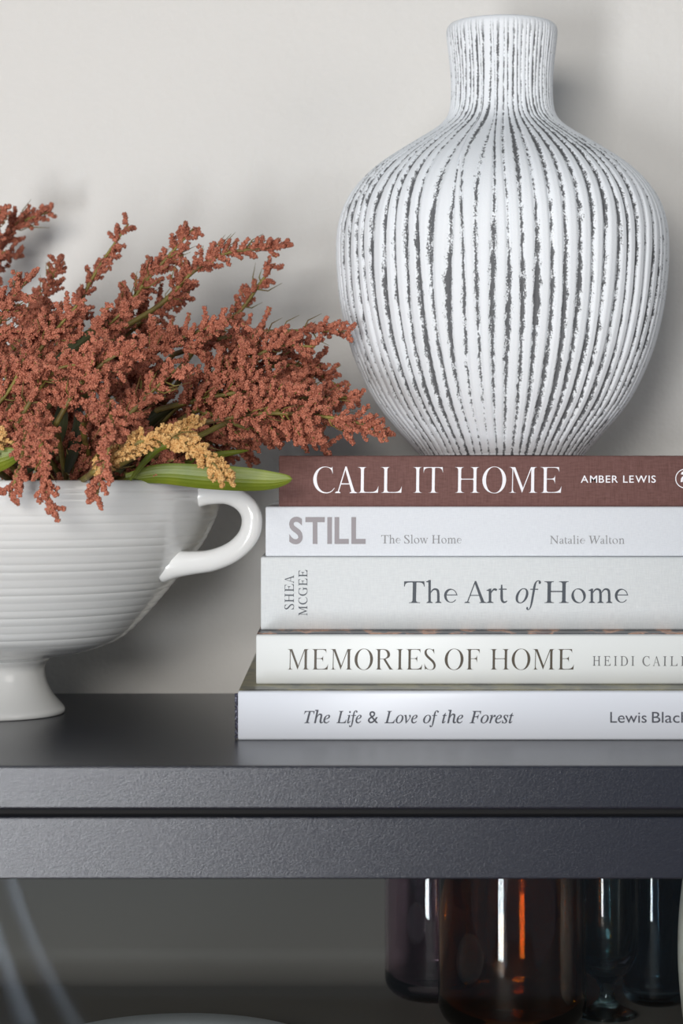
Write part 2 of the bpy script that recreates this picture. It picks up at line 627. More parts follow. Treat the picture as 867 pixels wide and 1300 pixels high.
def word(body, style, spacing=0.0):
    """verts, faces with cap height 1, baseline 0, starting at x=0"""
    hv, _ = glyph('H', 'italic' if style in ('roman', 'light') else style)
    cap = hv[:, 1].max()
    if style not in ('roman', 'light'):
        v, f = glyph(body, style) if not spacing else (None, None)
        if v is None:
            parts, x = [], 0.0
            for c in body:
                gv, gf = glyph(c, style)
                gv = gv / cap
                parts.append((gv + np.array([x - gv[:, 0].min(), 0]), gf))
                x += np.ptp(gv[:, 0]) + 0.09 + spacing
            return merge(parts)
        return (v - np.array([v[:, 0].min(), 0])) / cap, f
    parts, x = [], 0.0
    for i, c in enumerate(body):
        g = own_glyph(c)
        if g is None:
            gv, gf = glyph(c, style)
            gv = gv / cap
        else:
            gv, gf = g
        gv = pad(gv)
        sb = SIDE.get(c, 0.06)
        x += sb if i else 0
        parts.append((gv + np.array([x - gv[:, 0].min(), 0, 0]), gf))
        x += np.ptp(gv[:, 0]) + sb + spacing
    return merge(parts)


def spine_text(name, items, Y, root, material, label=None, rotate=False):
    """items: (text, style, px0, px1, py_base, py_cap, spacing, ref). rotated: px0/px1 are rows, py_* columns"""
    parts = []
    for (s, style, a0, a1, base, cap, sp, ref) in items:
        v, f = word(s, style, sp)
        wd = np.ptp(word(ref or s, style, sp)[0][:, 0])
        sx = (a1 - a0) / wd
        sy = cap - base
        if not rotate:
            px, py = a0 + v[:, 0] * sx, base + v[:, 1] * sy
        else:
            py, px = a0 + v[:, 0] * sx, base + v[:, 1] * sy
        co = np.stack([(px - CX) * Y / F, Y - pad(v)[:, 2], ZC + (HY - py) * Y / F], 1)
        parts.append((co, f))
    V, Fc = merge(parts)
    me = bpy.data.meshes.new(name)
    me.from_pydata((V - np.array(root.location)).tolist(), [], Fc)
    me.update()
    o = new_ob(name, me, root, material)
    if label:
        o['label'] = label
    return o


# ------------------------------------------------------------------ books
def make_book(name_label, px_left, length, Y, depth, z0, z1, spine_m, top_m, top_margin=None, board=0.0028, bulge=0.0005, rnd=0.0016, page_in=0.003):
    x0 = (px_left - CX) * Y / F
    t = z1 - z0
    root = thing('book', (x0, Y, z0), name_label, 'book', 'coffee table books in the stack')
    # cover profile in (y, z): spine towards the camera (y=0)
    out = [(depth, 0), (0.0125, 0), (0.0105, 0.0007), (0.0075, 0.0007), (0.0055, 0.0)]
    for k in range(5):
        a = -math.pi / 2 - k / 4 * math.pi / 2
        out.append((rnd + bulge + rnd * math.cos(a), rnd + rnd * math.sin(a)))
    for k in range(1, 6):
        zz = rnd + (t - 2 * rnd) * k / 6
        out.append((bulge * (1 - math.sin(math.pi * k / 6)), zz))
    for k in range(5):
        a = math.pi - k / 4 * math.pi / 2
        out.append((rnd + bulge + rnd * math.cos(a), t - rnd + rnd * math.sin(a)))
    out += [(0.0055, t), (0.0075, t - 0.0007), (0.0105, t - 0.0007), (0.0125, t), (depth, t)]
    inn = [(depth, t - board), (0.004, t - board), (0.004, board), (depth, board)]
    prof = out + inn
    n = len(prof)
    nx = [0, 0.0006, length - 0.0006, length]
    sh = [0.0005, 0, 0, 0.0005]
    bm = bmesh.new()
    rings = []
    cy, cz = depth / 2, t / 2
    for x, s in zip(nx, sh):
        ring = []
        for i, (y, z) in enumerate(prof):
            if i < len(out) and s:
                y2 = y + s if y < 0.004 else y
                z2 = z + s if z < t / 2 and z < 0.003 else (z - s if z > t - 0.003 else z)
            else:
                y2, z2 = y, z
            ring.append(bm.verts.new((x, y2, z2)))
        rings.append(ring)
    no = len(out)
    for a, b in zip(rings[:-1], rings[1:]):
        for i in range(n):
            j = (i + 1) % n
            fc = bm.faces.new((a[i], b[i], b[j], a[j]))
            ys = (prof[i][0] + prof[j][0]) / 2
            zs = (prof[i][1] + prof[j][1]) / 2
            top = zs > t - 0.001 and ys > 0.002 + (top_margin or 0) and i < no
            fc.material_index = 1 if top else 0
            fc.smooth = i < no - 1 and ys < 0.006
    bm.faces.new(rings[0])
    bm.faces.new(list(reversed(rings[-1])))
    bmesh.ops.recalc_face_normals(bm, faces=list(bm.faces))
    bmesh.ops.triangulate(bm, faces=[f for f in bm.faces if len(f.verts) > 4])
    me = bpy.data.meshes.new('cover')
    bm.to_mesh(me)
    bm.free()
    me.materials.append(spine_m)
    me.materials.append(top_m)
    new_ob('cover', me, root)
    pg = box_ob('page_block', (page_in, length - page_in, 0.0042, depth - page_in, board, t - board), M['pages'], root)
    return root


BK = [  # Y, z0, z1
    (1.272, -0.159, -0.1308), (1.312, -0.1308, -0.1012), (1.349, -0.1012, -0.0564), (1.352, -0.0564, -0.0256), (1.352, -0.0256, 0.0056)]
BK = [(y, ZC + a, ZC + b) for y, a, b in BK]
white_gloss = mat('white_gloss_jacket', srgb(226, 229, 236), 0.36, coat=0.0)
ivory_satin = mat('ivory_satin_jacket', srgb(224, 226, 224), 0.42)
art_linen = linen('pale_grey_book_cloth', srgb(218, 221, 221), srgb(208, 211, 212), 1500, 1500, 0.25)
still_paper = linen('white_book_cloth', srgb(222, 225, 229), srgb(213, 216, 221), 2200, 2200, 0.15)
brown_linen = linen('brown_linen', srgb(120, 87, 82), srgb(102, 71, 66), 1600, 900, 0.5)
forest_top = picture('forest_photograph', [(0.3, srgb(70, 70, 66)), (0.45, srgb(112, 110, 92)), (0.55, srgb(150, 142, 104)), (0.7, srgb(90, 92, 88))], (40, 30, 1), 2.0)
memory_top = picture('kitchen_photograph', [(0.38, srgb(30, 30, 34)), (0.5, srgb(60, 62, 68)), (0.56, srgb(210, 150, 112)), (0.64, srgb(96, 60, 50))], (55, 20, 1), 5.0)
TY = 0.0002

b5 = make_book('bottom book of the stack, glossy white jacket titled The Life & Love of the Forest', 302, 0.300, BK[0][0], 0.278, BK[0][1], BK[0][2], white_gloss, forest_top, 0.004)
b4 = make_book('second book from the bottom, ivory jacket titled MEMORIES OF HOME', 325, 0.285, BK[1][0], 0.235, BK[1][1], BK[1][2], ivory_satin, memory_top, 0.0025)
b3 = make_book('thickest book, pale grey cloth titled The Art of Home, in the middle of the stack', 331, 0.290, BK[2][0], 0.205, BK[2][1], BK[2][2], art_linen, art_linen)
b2 = make_book('white book titled STILL directly under the brown book', 337, 0.285, BK[3][0], 0.205, BK[3][1], BK[3][2], still_paper, still_paper)
b1 = make_book('brown linen book titled CALL IT HOME on top of the stack under the vase', 354, 0.276, BK[4][0], 0.205, BK[4][1], BK[4][2], brown_linen, brown_linen, board=0.003)

ink_white = plain('white_foil', srgb(238, 236, 240), 0.4)
ink_grey = plain('warm_grey_ink', srgb(150, 144, 147), 0.6)
ink_mid = plain('mid_grey_ink', srgb(140, 140, 142), 0.6)
ink_slate = plain('slate_ink', srgb(62, 68, 76), 0.5)
ink_bronze = plain('bronze_ink', srgb(74, 64, 50), 0.4)
ink_dark = plain('charcoal_ink', srgb(72, 74, 84), 0.5)
Y = BK[4][0] - TY
spine_text('title', [('CALL', 'light', 397.6, 510, 626, 592.6, 0.0, None), ('IT', 'light', 524.4, 562.4, 626, 592.6, 0.0, None),
                     ('HOME', 'light', 577.3, 712.7, 626, 592.6, 0, None)], Y, b1, ink_white, 'white serif title on brown spine')
spine_text('author_name', [('AMBER', 'medium', 737.2, 784.5, 612.7, 603.7, 0.12, None), ('LEWIS', 'medium', 791, 832.4, 612.7, 603.7, 0.12, None)], Y, b1, ink_white, 'small white capitals')
# round publisher emblem
ring = Soup()
ec, er = (869.6, 607.6), 12.4
t = np.linspace(0, 2 * math.pi, 49)[:-1]
vv = np.concatenate([np.stack([ec[0] + r_ * np.cos(t), ec[1] + r_ * np.sin(t)], 1) for r_ in (er, er - 1.1)])
ff = [[i, (i + 1) % 48, 48 + (i + 1) % 48, 48 + i] for i in range(48)]
parts = [(vv, ff)]
for pl in ([(864.2, 602), (865.5, 599.2), (868, 598.4), (871, 599.5), (873, 602.2), (869, 601.4), (866.5, 602.6)],
           [(864, 612), (864.4, 607.5), (866, 605), (869.5, 604.2), (873, 606), (875, 612), (872.4, 612), (871, 608), (868.6, 607), (867, 608.5), (866.6, 612)]):
    parts.append((np.array(pl), [list(range(len(pl)))]))
V, Fc = merge(parts)
co = np.stack([(V[:, 0] - CX) * Y / F, np.full(len(V), Y), ZC + (HY - V[:, 1]) * Y / F], 1) - np.array(b1.location)
me = bpy.data.meshes.new('emblem')
me.from_pydata(co.tolist(), [], Fc)
new_ob('emblem', me, b1, ink_white)['label'] = 'white round emblem'

Y = BK[3][0] - TY
spine_text('title', [('STILL', 'bold', 367, 464, 689.4, 656.5, 0.03, None)], Y, b2, ink_grey, 'heavy grey capitals')
spine_text('subtitle', [('The', 'roman', 483.8, 508.5, 689.9, 679.4, 0, None), ('Slow', 'roman', 513, 543.5, 689.9, 679.4, 0, None),
                        ('Home', 'roman', 548, 586, 689.9, 679.4, 0, None)], Y, b2, ink_mid, 'small grey serif line')
spine_text('author_name', [('Natalie', 'roman', 698, 742.7, 690.4, 680.2, 0, None), ('Walton', 'roman', 746.9, 792.7, 690.4, 680.2, 0, None)], Y, b2, ink_mid, 'small grey serif name')
Y = BK[2][0] - TY
spine_text('title', [('The', 'roman', 512.9, 580.8, 765.5, 738, 0, None), ('Art', 'roman', 589.4, 644.1, 765.5, 738, 0, None),
                     ('of', 'italic', 654.5, 686.7, 765.5, 738, 0, None), ('Home', 'roman', 691, 797.5, 765.5, 738, 0, None)], Y, b3, ink_slate, 'slate serif title')
spine_text('author_name', [('SHEA', 'roman', 773.8, 730.3, 372.9, 361.4, 0.05, None), ('MCGEE', 'roman', 781.5, 723.6, 390, 379, 0.05, None)], Y, b3, ink_slate, 'grey name set sideways', True)
Y = BK[1][0] - TY
spine_text('title', [('MEMORIES', 'light', 364.6, 553, 850.3, 823.8, 0, None), ('OF', 'light', 564.5, 609, 850.3, 823.8, 0, None),
                     ('HOME', 'light', 622, 728.5, 850.3, 823.8, 0, None)], Y, b4, ink_bronze, 'dark bronze serif title')
spine_text('author_name', [('HEIDI', 'roman', 752.4, 805.3, 845.2, 833, 0.3, None), ('CAILLIER', 'roman', 815.5, 860, 845.4, 833.2, 0.3, 'CAIL')], Y, b4, plain('soft_grey_ink', srgb(104, 104, 104)), 'thin grey capitals')
Y = BK[0][0] - TY
fb, fcap = 918, 902.6
spine_text('title', [('The', 'slant', 386, 419, fb, fcap, 0, None), ('Life', 'slant', 427, 459, fb, fcap, 0, None), ('&', 'sans', 467, 480, fb, fcap, 0, None),
                     ('Love', 'slant', 488, 530, fb, fcap, 0, None), ('of', 'slant', 537, 557, fb, fcap, 0, None), ('the', 'slant', 561, 588, fb, fcap, 0, None),
                     ('Forest', 'slant', 596, 652, fb, fcap, 0, None)], Y, b5, ink_dark, 'charcoal italic title')
spine_text('author_name', [('Lewis', 'sans', 774.7, 820.9, 917.5, 903.8, 0, None), ('Blackwell', 'sans', 827.6, 862.6, 917.5, 903.8, 0, 'Blac')], Y, b5, ink_dark, 'charcoal plain name')
# dark head band at the left end of the bottom book's spine
hb = Soup()
t = BK[0][2] - BK[0][1]
zz = np.linspace(0.0008, t - 0.002, 24)
p = np.stack([np.full(24, -0.0009), np.full(24, 0.0062), zz], 1) + 0.00015 * NP.randn(24, 3)
v, f = tube_arrays(p, 0.0011 + 0.0002 * NP.rand(24), 8)
hb.add(v, f)
hb.build('head_band', mat('navy_band', srgb(58, 58, 74), 0.7, vary=(900, srgb(150, 150, 165), 0.5, 0.7)), b5)

# ------------------------------------------------------------------ ribbed vase
VY = 1.45
sc = VY / F
vx = (637 - CX) * sc
zb = BK[4][2]
vprof_px = [(0, 579), (60, 579), (100, 578.6), (106, 576), (117, 563), (132, 546), (150, 525), (165, 503), (179, 475), (191, 445), (200, 412), (206, 380), (209.5, 345), (210.5, 318),
            (209, 292), (203, 268), (193, 248), (178, 229), (158, 211), (136, 196), (114, 182), (94, 170), (78, 158.5), (69, 147), (65.5, 133), (64.6, 115), (65.2, 95), (67, 75), (69, 58), (70.3, 45),
            (70, 38), (67, 33), (62, 31.2), (56, 33), (53, 40), (51, 60), (49, 95), (50, 130), (62, 158), (100, 190), (150, 235), (180, 300), (185, 360), (165, 440), (110, 530), (50, 560), (0.5, 562)]
vp = catmull(vprof_px, 5)
z_of = lambda py: (HY - py) * VY / F + ZC - zb
rr, zv = vp[:, 0] * sc, np.array([z_of(y) for y in vp[:, 1]])
zv -= zv[0]
rr = np.maximum(rr, 1e-5)
NG, SG = 72, 10
N = NG * SG
nrow = len(vp)
arc = np.concatenate([[0], np.cumsum(np.hypot(np.diff(rr), np.diff(zv)))])
top_i = int(np.argmax(zv))
u = np.arange(N) / SG                       # groove units
phi = np.arange(N) / N * 2 * math.pi
wob = np.zeros((nrow, N))
for k in range(14):
    m_, q_ = NP.randint(2, 30), NP.uniform(8, 45)
    wob += NP.uniform(0.2, 1) * np.sin(m_ * phi[None] + q_ * arc[:, None] + NP.uniform(0, 6.28))
wob *= 0.010 * np.clip((zv / zv.max()) * 1.3, 0.2, 1)[:, None] * 0.9
fr_ = np.abs((u % 1.0) - 0.5) * 2             # 0 at the groove's centre
g = np.clip((0.62 - fr_) / 0.5, 0, 1)
g = g * g * (3 - 2 * g)
outer = (np.arange(nrow) < top_i).astype(float)
depth = 0.0021 * outer * np.clip(rr / 0.09, 0.35, 1.0) * np.clip((arc - 0.05) / 0.02, 0, 1)
depth *= np.clip((arc[top_i] - arc - 0.003) / 0.012, 0, 1)
rad = rr[:, None] - depth[:, None] * g[None] * (0.8 + 0.2 * np.sin(u * 1.7))[None]
ang = phi[None] + wob
v = np.stack([rad * np.cos(ang), rad * np.sin(ang), np.repeat(zv[:, None], N, 1)], -1).reshape(-1, 3)
i, j = np.meshgrid(np.arange(nrow - 1), np.arange(N), indexing='ij')
j2 = (j + 1) % N
fcs = np.stack([i * N + j, i * N + j2, (i + 1) * N + j2, (i + 1) * N + j], -1).reshape(-1, 4)
me = mesh_arrays('ribbed_vase', v, fcs)
uv = me.uv_layers.new(name='UVMap')
uvs = np.stack([np.stack([j, j + 1, j + 1, j], -1) / SG, np.stack([arc[i], arc[i], arc[i + 1], arc[i + 1]], -1)], -1).reshape(-1)
uv.data.foreach_set('uv', uvs.astype(np.float32).ravel())


def vase_material():
    m = mat('whitewashed_ribbed_clay', srgb(233, 236, 239), 0.7, spec=0.25)
    nt = m.node_tree
    L = nt.links.new
    b = nt.nodes['Principled BSDF']
    uvn = nt.nodes.new('ShaderNodeUVMap')
    sp = nt.nodes.new('ShaderNodeSeparateXYZ')
    L(uvn.outputs[0], sp.inputs[0])

    def mth(op, a, b_=None, c=None):
        n = nt.nodes.new('ShaderNodeMath')
        n.operation = op
        for k, q in enumerate((a, b_, c)):
            if q is None:
                continue
            if isinstance(q, (int, float)):
                n.inputs[k].default_value = q
            else:
                L(q, n.inputs[k])
        return n.outputs[0]

    def noise(vec, scale, detail=2):
        n = nt.nodes.new('ShaderNodeTexNoise')
        n.inputs['Scale'].default_value = scale
        n.inputs['Detail'].default_value = detail
        L(vec, n.inputs['Vector'])
        return n.outputs['Fac']
    fr = mth('FRACT', sp.outputs[0])
    d = mth('MULTIPLY', mth('ABSOLUTE', mth('SUBTRACT', fr, 0.5)), 2.0)
    # one value per groove, drifting slowly up its length
    cb = nt.nodes.new('ShaderNodeCombineXYZ')
    L(mth('MULTIPLY', mth('FLOOR', sp.outputs[0]), 7.31), cb.inputs[0])
    L(mth('MULTIPLY', sp.outputs[1], 9.0), cb.inputs[1])
    slow = noise(cb.outputs[0], 1.0, 1)
    tc = nt.nodes.new('ShaderNodeTexCoord')
    fine = noise(tc.outputs['Object'], 1000, 3)
    mp = nt.nodes.new('ShaderNodeMapping')
    mp.inputs['Scale'].default_value = (1, 1, 0.3)
    L(tc.outputs['Object'], mp.inputs[0])
    streak = noise(mp.outputs[0], 420, 2)
    patch = noise(tc.outputs['Object'], 16, 2)
    # threshold of groove width
    th = mth('MULTIPLY_ADD', slow, 0.75, -0.145)
    th = mth('ADD', th, mth('MULTIPLY_ADD', fine, 0.9, -0.45))
    th = mth('ADD', th, mth('MULTIPLY_ADD', streak, 1.0, -0.5))
    th = mth('ADD', th, mth('MULTIPLY_ADD', patch, 0.8, -0.40))
    mr = nt.nodes.new('ShaderNodeMapRange')
    mr.inputs[1].default_value, mr.inputs[2].default_value = -0.10, 0.12
    L(mth('SUBTRACT', th, d), mr.inputs[0])
    # no dark wash on the lip
    mr2 = nt.nodes.new('ShaderNodeMapRange')
    mr2.inputs[1].default_value, mr2.inputs[2].default_value = float(arc[top_i] - 0.004), float(arc[top_i] - 0.016)
    L(sp.outputs[1], mr2.inputs[0])
    fac = mth('MULTIPLY', mr.outputs[0], mr2.outputs[0])
    mx = nt.nodes.new('ShaderNodeMix')
    mx.data_type = 'RGBA'
    mx.inputs[6].default_value = srgb(233, 236, 239)
    mx.inputs[7].default_value = srgb(100, 101, 103)
    L(fac, mx.inputs[0])
    L(mx.outputs[2], b.inputs['Base Color'])
    bp = nt.nodes.new('ShaderNodeBump')
    bp.inputs['Strength'].default_value = 0.25
    bp.inputs['Distance'].default_value = 0.0008
    L(fine, bp.inputs['Height'])
    L(bp.outputs[0], b.inputs['Normal'])
    return m


vase = new_ob('ribbed_vase', me, None, vase_material(), (vx, VY, zb + 0.0002))
tag(vase, 'large whitewashed clay vase with grey vertical grooves standing on the stacked books', 'vase')

# ------------------------------------------------------------------ footed bowl
BY = 1.41
bs = BY / F
bx = (-12 - CX) * bs
bowl = thing('footed_bowl', (bx, BY, Z0), 'white glazed footed bowl with ridged sides and a loop handle, holding the dried flowers', 'bowl')
zpx = lambda py: ZC + (HY - py) * BY / F - Z0
outer_px = [(74, 835), (90, 831.5), (115, 827.5), (142, 820), (170, 806.5), (206, 771), (240, 730), (268, 692), (283, 664), (290, 642), (292, 625), (291, 615)]
op = catmull(outer_px, 16)
orr, ozz = op[:, 0] * bs, np.array([zpx(y) for y in op[:, 1]])
pitch = 9.5 * bs
amp = 0.0003 * np.clip((op[:, 0] - 120) / 60, 0, 1)
tang = np.stack([np.gradient(orr), np.gradient(ozz)], 1)
tang /= np.linalg.norm(tang, axis=1)[:, None]
arcb = np.concatenate([[0], np.cumsum(np.hypot(np.diff(orr), np.diff(ozz)))])
arc_f = np.linspace(0, arcb[-1], 420)
orr, ozz = np.interp(arc_f, arcb, orr), np.interp(arc_f, arcb, ozz)
amp = np.interp(arc_f, arcb, amp)
tang = np.stack([np.gradient(orr), np.gradient(ozz)], 1)
tang /= np.linalg.norm(tang, axis=1)[:, None]
rip = amp * (np.abs(np.sin(math.pi * ozz / pitch)) ** 0.7 - 0.5) * (0.45 + 0.9 * np.sin(ozz * 210) ** 2)
orr = orr + tang[:, 1] * rip
ozz = ozz - tang[:, 0] * rip
lip = [(290.5 * bs, zpx(611)), (288.5 * bs, zpx(608.4)), (285 * bs, zpx(607.8)), (281 * bs, zpx(610)), (279 * bs, zpx(616))]
inner = [(276 * bs, zpx(640)), (262 * bs, zpx(676)), (228 * bs, zpx(724)), (190 * bs, zpx(764)), (150 * bs, zpx(796)), (100 * bs, zpx(814)), (50 * bs, zpx(820)), (0.00001, zpx(821))]
prof = np.vstack([[(0.00001, zpx(835))], np.stack([orr, ozz], 1), lip, catmull(inner, 4)])
new_ob('body', lathe('body', prof, 160), bowl, M['glaze'])
foot_px = [(60, 828), (74, 835), (69.5, 843), (68, 850), (69.5, 860), (73, 870), (79, 881), (86.5, 890), (92.5, 897), (94, 901.5), (92.5, 905), (88, 905.8), (76, 905.6), (68, 896), (56, 876), (40, 866), (0.01, 864)]
fp = catmull(foot_px, 6)
new_ob('foot', lathe('foot', [(max(r_, 0.01) * bs, zpx(y)) for r_, y in fp], 128), bowl, M['glaze'])
# handle in a plane turned towards the camera
th = math.radians(20)
hp = [(232, 630), (248, 628.5), (265, 627.5), (290, 628.5), (310, 639), (319.5, 657), (315.5, 680), (297, 699.5), (270, 711), (243, 714.5), (222, 716), (206, 717)]
hr = [19.5, 17, 13.4, 12.2, 12.8, 13.4, 13.6, 13.4, 13.8, 15, 18, 23]
path = []
for px, py in hp:
    k = (px - CX) / F
    r_ = (k * BY - bx) / (math.cos(th) + k * math.sin(th))
    Yp = BY - r_ * math.sin(th)
    path.append((r_ * math.cos(th), -r_ * math.sin(th), ZC + (HY - py) * Yp / F - Z0))
q = catmull([(*a, b_ * 1.36 / F) for a, b_ in zip(path, hr)], 8)
v, f = tube_arrays(q[:, :3], q[:, 3], 20, 0.78, up=(math.sin(th), math.cos(th), 0))
sp_ = Soup()
sp_.add(v, f)
sp_.build('handle', M['glaze'], bowl)

# ------------------------------------------------------------------ flower sprays
PHI = (1 + 5 ** 0.5) / 2
ICO_V = np.array([(-1, PHI, 0), (1, PHI, 0), (-1, -PHI, 0), (1, -PHI, 0), (0, -1, PHI), (0, 1, PHI), (0, -1, -PHI), (0, 1, -PHI), (PHI, 0, -1), (PHI, 0, 1), (-PHI, 0, -1), (-PHI, 0, 1)]) / math.sqrt(1 + PHI * PHI)
ICO_F = np.array([(0, 11, 5), (0, 5, 1), (0, 1, 7), (0, 7, 10), (0, 10, 11), (1, 5, 9), (5, 11, 4), (11, 10, 2), (10, 7, 6), (7, 1, 8), (3, 9, 4), (3, 4, 2), (3, 2, 6), (3, 6, 8), (3, 8, 9), (4, 9, 5), (2, 4, 11), (6, 2, 10), (8, 6, 7), (9, 8, 1)])


OCT_V = np.array([(1, 0, 0), (-1, 0, 0), (0, 1, 0), (0, -1, 0), (0, 0, 1), (0, 0, -1)]) * 1.1
OCT_F = np.array([(0, 2, 4), (2, 1, 4), (1, 3, 4), (3, 0, 4), (2, 0, 5), (1, 2, 5), (3, 1, 5), (0, 3, 5)])


def unit(v):
    v = np.asarray(v, float)
    return v / (np.linalg.norm(v) + 1e-12)


def rand_perp(t):
    r_ = NP.randn(3)
    r_ -= t * r_.dot(t)
    return unit(r_)


def branchlet(p0, d, length, rad, G, S, C):
    """a short lumpy cluster of seeds along a twig"""
    n_l = max(4, int(length / 0.0019))
    d = unit(d)
    bend = rand_perp(d) * length * 0.12
    for k in range(n_l):
        t = (k + 0.5) / n_l
        c = p0 + d * length * t + bend * t * t
        rl = rad * (1.0 - 0.35 * t) * NP.uniform(0.75, 1.2)
        c = c + NP.randn(3) * rad * 0.2
        C.append((*c, rl * 0.86))
        m = 14
        dirs = NP.randn(m, 3)
        dirs /= np.linalg.norm(dirs, axis=1)[:, None]
        pts = c + dirs * rl * NP.uniform(0.85, 1.08, (m, 1))
        G.append(np.concatenate([pts, NP.uniform(0.00052, 0.00080, (m, 1))], 1))
    v, f = tube_arrays(np.array([p0, p0 + d * length * 0.5, p0 + d * length]), [0.0004, 0.0003, 0.0002], 4)
    S.add(v, f)


def spray(path_px, Y, width, label, cat_name='flower_spray', mat_key='rust', density=1.0, base=None, bl=0.0130, brad=0.0019, threads=0.22, droop=0.0, start=0.12, leaves=(), cat='flowers'):
    """path_px (px,py[,dY]) from the bowl outwards; width = reach of side branches in px"""
    pts = [P(p[0], p[1], Y + (p[2] if len(p) > 2 else 0)) for p in path_px]
    b = Vector((bx + 0.05, BY, ZC - 0.07)) if base is None else base
    b = b + Vector((R.uniform(-.03, .03), R.uniform(-.03, .03), 0))
    root = thing(cat_name, b, label, cat, 'rust dried flower sprays in the bowl' if mat_key == 'rust' else 'tan dried flower sprays in the bowl')
    full = catmull([tuple(q) for q in pts], 14)
    o = np.array(b)
    S = Soup()
    p_all = np.vstack([catmull([tuple(b), tuple(b * 0.5 + pts[0] * 0.5 + Vector((0, 0, 0.015))), tuple(pts[0])], 6)[:-1], full])
    v, f = tube_arrays(p_all - o, np.linspace(0.0021, 0.0007, len(p_all)), 7)
    S.add(v, f)
    seg = np.concatenate([[0], np.cumsum(np.linalg.norm(np.diff(full, axis=0), axis=1))])
    total = seg[-1]
    G, C = [], []
    wid = width * 1.18 * Y / F
    density *= 1.2
    n = max(6, int(total / 0.0026 * density))
    for k in range(n):
        t = start + (1 - start) * (k + NP.rand() * 0.6) / n
        s = t * total
        c = np.array([np.interp(s, seg, full[:, a]) for a in range(3)])
        c2 = np.array([np.interp(min(s + 0.004, total), seg, full[:, a]) - np.interp(max(s - 0.004, 0), seg, full[:, a]) for a in range(3)])
        tg = unit(c2)
        taper = min(1.0, 0.42 + 1.25 * (1 - t)) * min(1.0, 0.55 + 1.8 * t)
        ln = wid * taper * NP.uniform(0.65, 1.1)
        d = unit(rand_perp(tg) * NP.uniform(0.75, 1.1) + tg * NP.uniform(0.45, 0.85))
        d[1] *= 0.8
        d[2] -= droop
        d = unit(d)
        c = c - o
        if ln < 0.0165:
            branchlet(c + d * 0.001, d, max(ln, 0.0075), brad, G, S, C)
        else:
            # side branch carrying its own clusters
            v, f = tube_arrays(np.array([c, c + d * ln * 0.5, c + d * ln]), [0.0007, 0.0005, 0.0003], 5)
            S.add(v, f)
            m = int(ln / 0.0040)
            for q_ in range(m):
                tt = 0.22 + 0.78 * (q_ + NP.rand() * 0.5) / m
                dd = unit(rand_perp(d) * 0.9 + d * 0.75)
                branchlet(c + d * ln * tt, dd, bl * (1.05 - 0.45 * tt) * NP.uniform(0.7, 1.2), brad, G, S, C)
        if NP.rand() < threads and t < 0.85:
            e = rand_perp(tg)
            l2 = NP.uniform(0.007, 0.012)
            v, f = tube_arrays(np.array([c, c + (e + tg * 0.5) * l2 * 0.6, c + (e * 1.0 + tg * 1.1) * l2]), [0.00055, 0.0004, 0.0001], 4)
            S.add(v, f)
    C = np.array(C)
    gv, gf = (OCT_V, OCT_F) if Y > 1.38 else (ICO_V, ICO_F)
    V, Fc, nb = [], [], 0
    for A, bv, bf in ((np.vstack(G), gv, gf), (C, ICO_V, ICO_F)):
        V.append((A[:, None, :3] + bv[None] * A[:, None, 3:4]).reshape(-1, 3))
        Fc.append((bf[None] + (np.arange(len(A)) * len(bv))[:, None, None]).reshape(-1, 3) + nb)
        nb += len(V[-1])
    V, Fc = np.vstack(V), np.vstack(Fc)
    S.build('stem', M['stem'], root)
    new_ob('seed_heads', mesh_arrays('seed_heads', V, Fc), root, M[mat_key])
    for lf in leaves:
        leaf(root, *lf)
    return root


def leaf(root, path_px, Y0, Y1, width_px, key='leaf', nm='leaf'):
    pts = [tuple(P(p[0], p[1], Y0 + (Y1 - Y0) * k / (len(path_px) - 1))) for k, p in enumerate(path_px)]
    c = catmull(pts, 10)
    n = len(c)
    t = np.linspace(0, 1, n)
    wd = width_px * Y0 / F / 2 * np.sin(math.pi * np.clip(t * 0.93 + 0.06, 0, 1)) ** 0.6
    wd[-1] = 0.00005
    tg = np.gradient(c, axis=0)
    tg /= np.linalg.norm(tg, axis=1)[:, None]
    side = np.cross(tg, np.array([0.0, 1.0, 0.35]))
    side /= np.linalg.norm(side, axis=1)[:, None]
    nr = np.cross(side, tg)
    rows = []
    K = np.linspace(-1, 1, 17)
    for k in K:
        rib = 0.0005 * math.cos(k * math.pi * 6) * (1 - abs(k))
        rows.append(c + side * (wd * k)[:, None] + nr * (wd * 0.30 * k * k - 0.0006 * (1 - abs(k)) + rib * np.clip(wd / 0.005, 0, 1))[:, None])
    A = np.stack(rows, 1)
    V = np.vstack([A.reshape(-1, 3), (A + nr[:, None] * 0.0004).reshape(-1, 3)])
    i, j = np.meshgrid(np.arange(n - 1), np.arange(16), indexing='ij')
    q = np.stack([i * 17 + j, i * 17 + j + 1, (i + 1) * 17 + j + 1, (i + 1) * 17 + j], -1).reshape(-1, 4)
    me = mesh_arrays(nm, V - np.array(root.location), np.vstack([q, q[:, ::-1] + n * 17]))
    return new_ob(nm, me, root, M[key])


L = 'rust dried flower spray '
